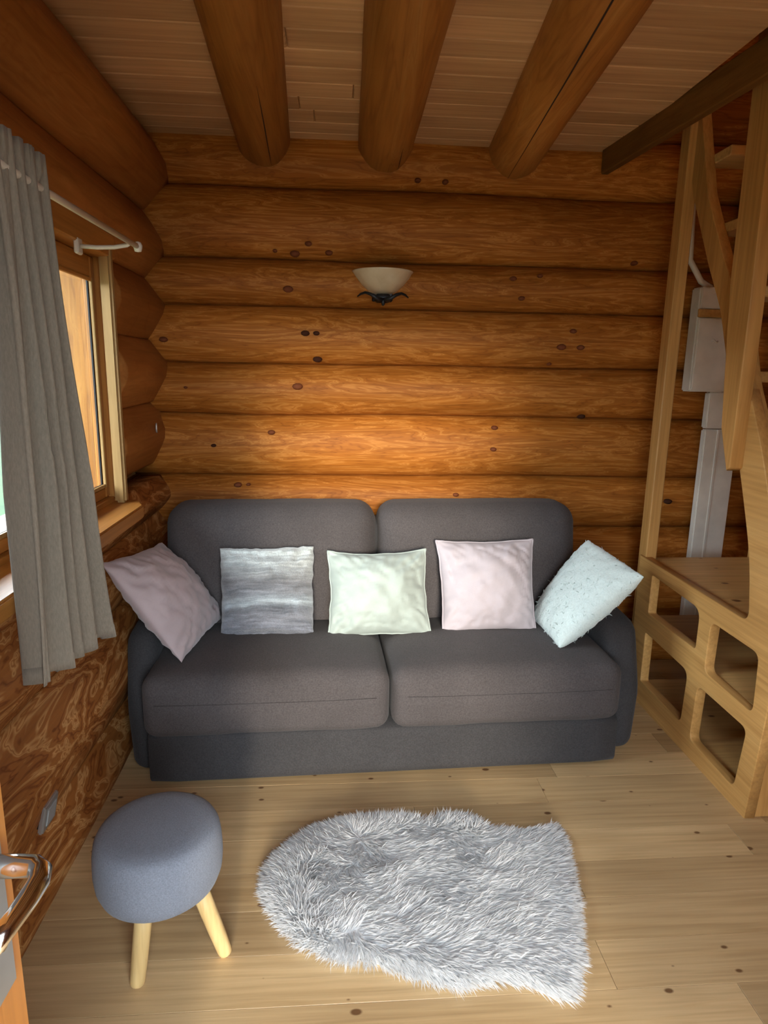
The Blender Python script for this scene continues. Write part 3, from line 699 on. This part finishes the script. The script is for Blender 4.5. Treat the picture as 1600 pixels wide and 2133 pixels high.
# ------------------------------------------------------------------ electrical boards on the back wall
cb = tag(empty('fuse_box', (1.52, 0, 1.36)), 'white electrical box on the log wall behind the staircase', 'fuse box')
cb.location = (0, 0, 0)
box('housing', 1.435, 1.600, -.085, -.012, 1.375, 1.835, M_white, cb, .006, 2)
cv = box('cover', 1.438, 1.597, -.098, -.085, 1.385, 1.700, M_white, cb, .004, 2)
box('cover', 1.438, 1.597, -.098, -.085, 1.742, 1.832, M_white, cb, .004, 2)
box('divider_strip', 1.432, 1.602, -.100, -.086, 1.703, 1.739, M_stair_y, cb, .003)
tube('latch', [(1.505, -.10, 1.600), (1.512, -.104, 1.607), (1.520, -.104, 1.600), (1.528, -.104, 1.594), (1.535, -.10, 1.600)], .004, M_white, cv, 8)
ct = tag(empty('cable_trunking', (1.65, 0, 0)), 'tall white cable trunking running down behind the stairs', 'trunking')
ct.location = (0, 0, 0)
box('duct', 1.555, 1.720, -.050, -.012, .03, 1.20, M_white, ct, .006, 2); box('duct', 1.553, 1.722, -.053, -.012, 1.204, 1.374, M_white, ct, .006, 2)
box('cover_ridge', 1.615, 1.625, -.0535, -.045, .03, 1.20, M_white, ct, .001)
box('duct', 1.61, 1.74, -.05, -.012, 1.376, 2.30, M_white, ct, .006, 2)
cd = tag(tube('conduit', [(1.365, -.045, 3.0), (1.372, -.045, 2.5), (1.380, -.045, 2.15), (1.390, -.05, 1.95), (1.45, -.055, 1.86), (1.50, -.055, 1.834)], .013, M_white, None, 10), 'white cable conduit coming down from the loft to the fuse box', 'conduit')

# ------------------------------------------------------------------ stool
SC = (-.612, -1.600); SH = .362
stl = tag(empty('stool', (SC[0], SC[1], 0)), 'round grey upholstered stool with pale wooden legs', 'stool')
prof = [(0, SH), (.05, SH-.001), (.10, SH-.003), (.126, SH-.007), (.138, SH-.014), (.1455, SH-.028), (.149, SH-.05), (.1505, SH-.075), (.151, SH-.10), (.148, SH-.13), (.140, SH-.152), (.126, SH-.165), (.10, SH-.170), (0, SH-.170)]
o = lathe('seat', prof, M_stool, stl, 56)
pass
for fx_, fy_, tx, ty in ((-.040, -.098, -.018, -.078), (.155, -.023, .102, -.035), (-.055, .115, -.03, .065), ):
    p0, p1 = Vector((tx, ty, SH-.165)), Vector((fx_, fy_, 0))
    d = (p1-p0).normalized()
    tube('leg', [p0, p0.lerp(p1, .3), p0.lerp(p1, .65), p0.lerp(p1, .94), p1-d*.003+Vector((0, 0, .0)), p1], [.0205, .0205, .0195, .018, .0165, .013], M_leg, stl, 16)

# ------------------------------------------------------------------ sheepskin rug
RUG = [(-0.396, -1.423), (-0.389, -1.341), (-0.342, -1.263), (-0.257, -1.185), (-0.15, -1.155), (-0.04, -1.149), (0.052, -1.172), (0.112, -1.189), (0.163, -1.163), (0.249, -1.167), (0.322, -1.231), (0.428, -1.241), (0.543, -1.224), (0.537, -1.307), (0.503, -1.461), (0.492, -1.517), (0.451, -1.653), (0.429, -1.721), (0.391, -1.795), (0.369, -1.808), (0.323, -1.791), (0.285, -1.765), (0.209, -1.748), (0.112, -1.765), (0.047, -1.745), (-0.019, -1.716), (-0.11, -1.678), (-0.204, -1.666), (-0.277, -1.627), (-0.337, -1.558), (-0.379, -1.484)]
def build_rug():
    pts = np.array(RUG); c = np.array([.06, -1.46])
    root = tag(empty('sheepskin_rug', (c[0], c[1], 0)), 'white shaggy sheepskin rug lying on the plank floor', 'rug')
    n = len(pts); V, F = [], []
    rings = [1.0, .95, .85, .7, .5, .25]
    inner = c+(pts-c)*.955
    for k, r in enumerate(rings):
        for i in range(n):
            q = c+(inner[i]-c)*r-c
            z = .008 if k == 0 else .028+.012*(1-r)+.006*nz(q[0]*1, q[1], 0, 9)
            V.append((q[0], q[1], z))
    V.append((0, 0, .028)); base = len(V)
    for i in range(n): V.append((inner[i][0]-c[0], inner[i][1]-c[1], .0012))
    for k in range(len(rings)-1):
        for i in range(n): j = (i+1) % n; F.append((k*n+i, k*n+j, (k+1)*n+j, (k+1)*n+i))
    k = len(rings)-1
    for i in range(n): F.append((k*n+i, k*n+(i+1) % n, base-1)); F.append((base+i, base+(i+1) % n, (i+1) % n, i))
    F.append(tuple(base+i for i in range(n))[::-1])
    hide = mesh('hide', V, F, M_hide, root)
    P, Nn = surf_pts(hide, 120000); keep = (P[:, 2] > .0035); P, Nn = P[keep], Nn[keep]
    # combed in tufts: each tuft shares a lean
    m = 420; tc = np.random.uniform([-.5, -.4], [.55, .4], (m, 2)); ang = np.random.uniform(0, 2*PI, m); ang = np.array([-.35+2.6*nz(q[0], q[1], .3, 4.0)+1.2*nz(q[0], q[1], 1.7, 11.0) for q in tc])
    out = P[:, :2].copy(); ti = np.empty(len(P), int)
    for s in range(0, len(P), 5000): ti[s:s+5000] = ((P[s:s+5000, None, :2]-tc[None])**2).sum(2).argmin(1)
    rr = np.linalg.norm(P[:, :2]/np.array([.45, .33]), axis=1)
    edge = np.clip((rr-.62)/.35, 0, 1)
    lean = np.stack([np.cos(ang[ti]), np.sin(ang[ti])], 1)*.95*(1-edge)[:, None]+P[:, :2]/np.maximum(np.linalg.norm(P[:, :2], axis=1), .02)[:, None]*(1.1*edge)[:, None]
    conv = (tc[ti]-P[:, :2])*8.0
    D = np.concatenate([lean+conv*.6+np.random.normal(scale=.22, size=lean.shape), (.30-.10*edge)[:, None]+np.random.normal(scale=.12, size=(len(P), 1))], 1)
    D /= np.linalg.norm(D, axis=1)[:, None]
    L = np.random.uniform(.034, .058, len(P))*(1-.25*edge)*(.9+.2*np.random.rand(m)[ti])
    P = P.copy()
    # keep drooping tips above the floor
    tipz = P[:, 2]+D[:, 2]*L*.95-L*.12*.45; bad = tipz < .003; D[bad, 2] += (.004-tipz[bad])/L[bad]
    blades('pile', root, P, D, L, np.random.uniform(.0011, .0021, len(P)), M_fur, .12)
build_rug()
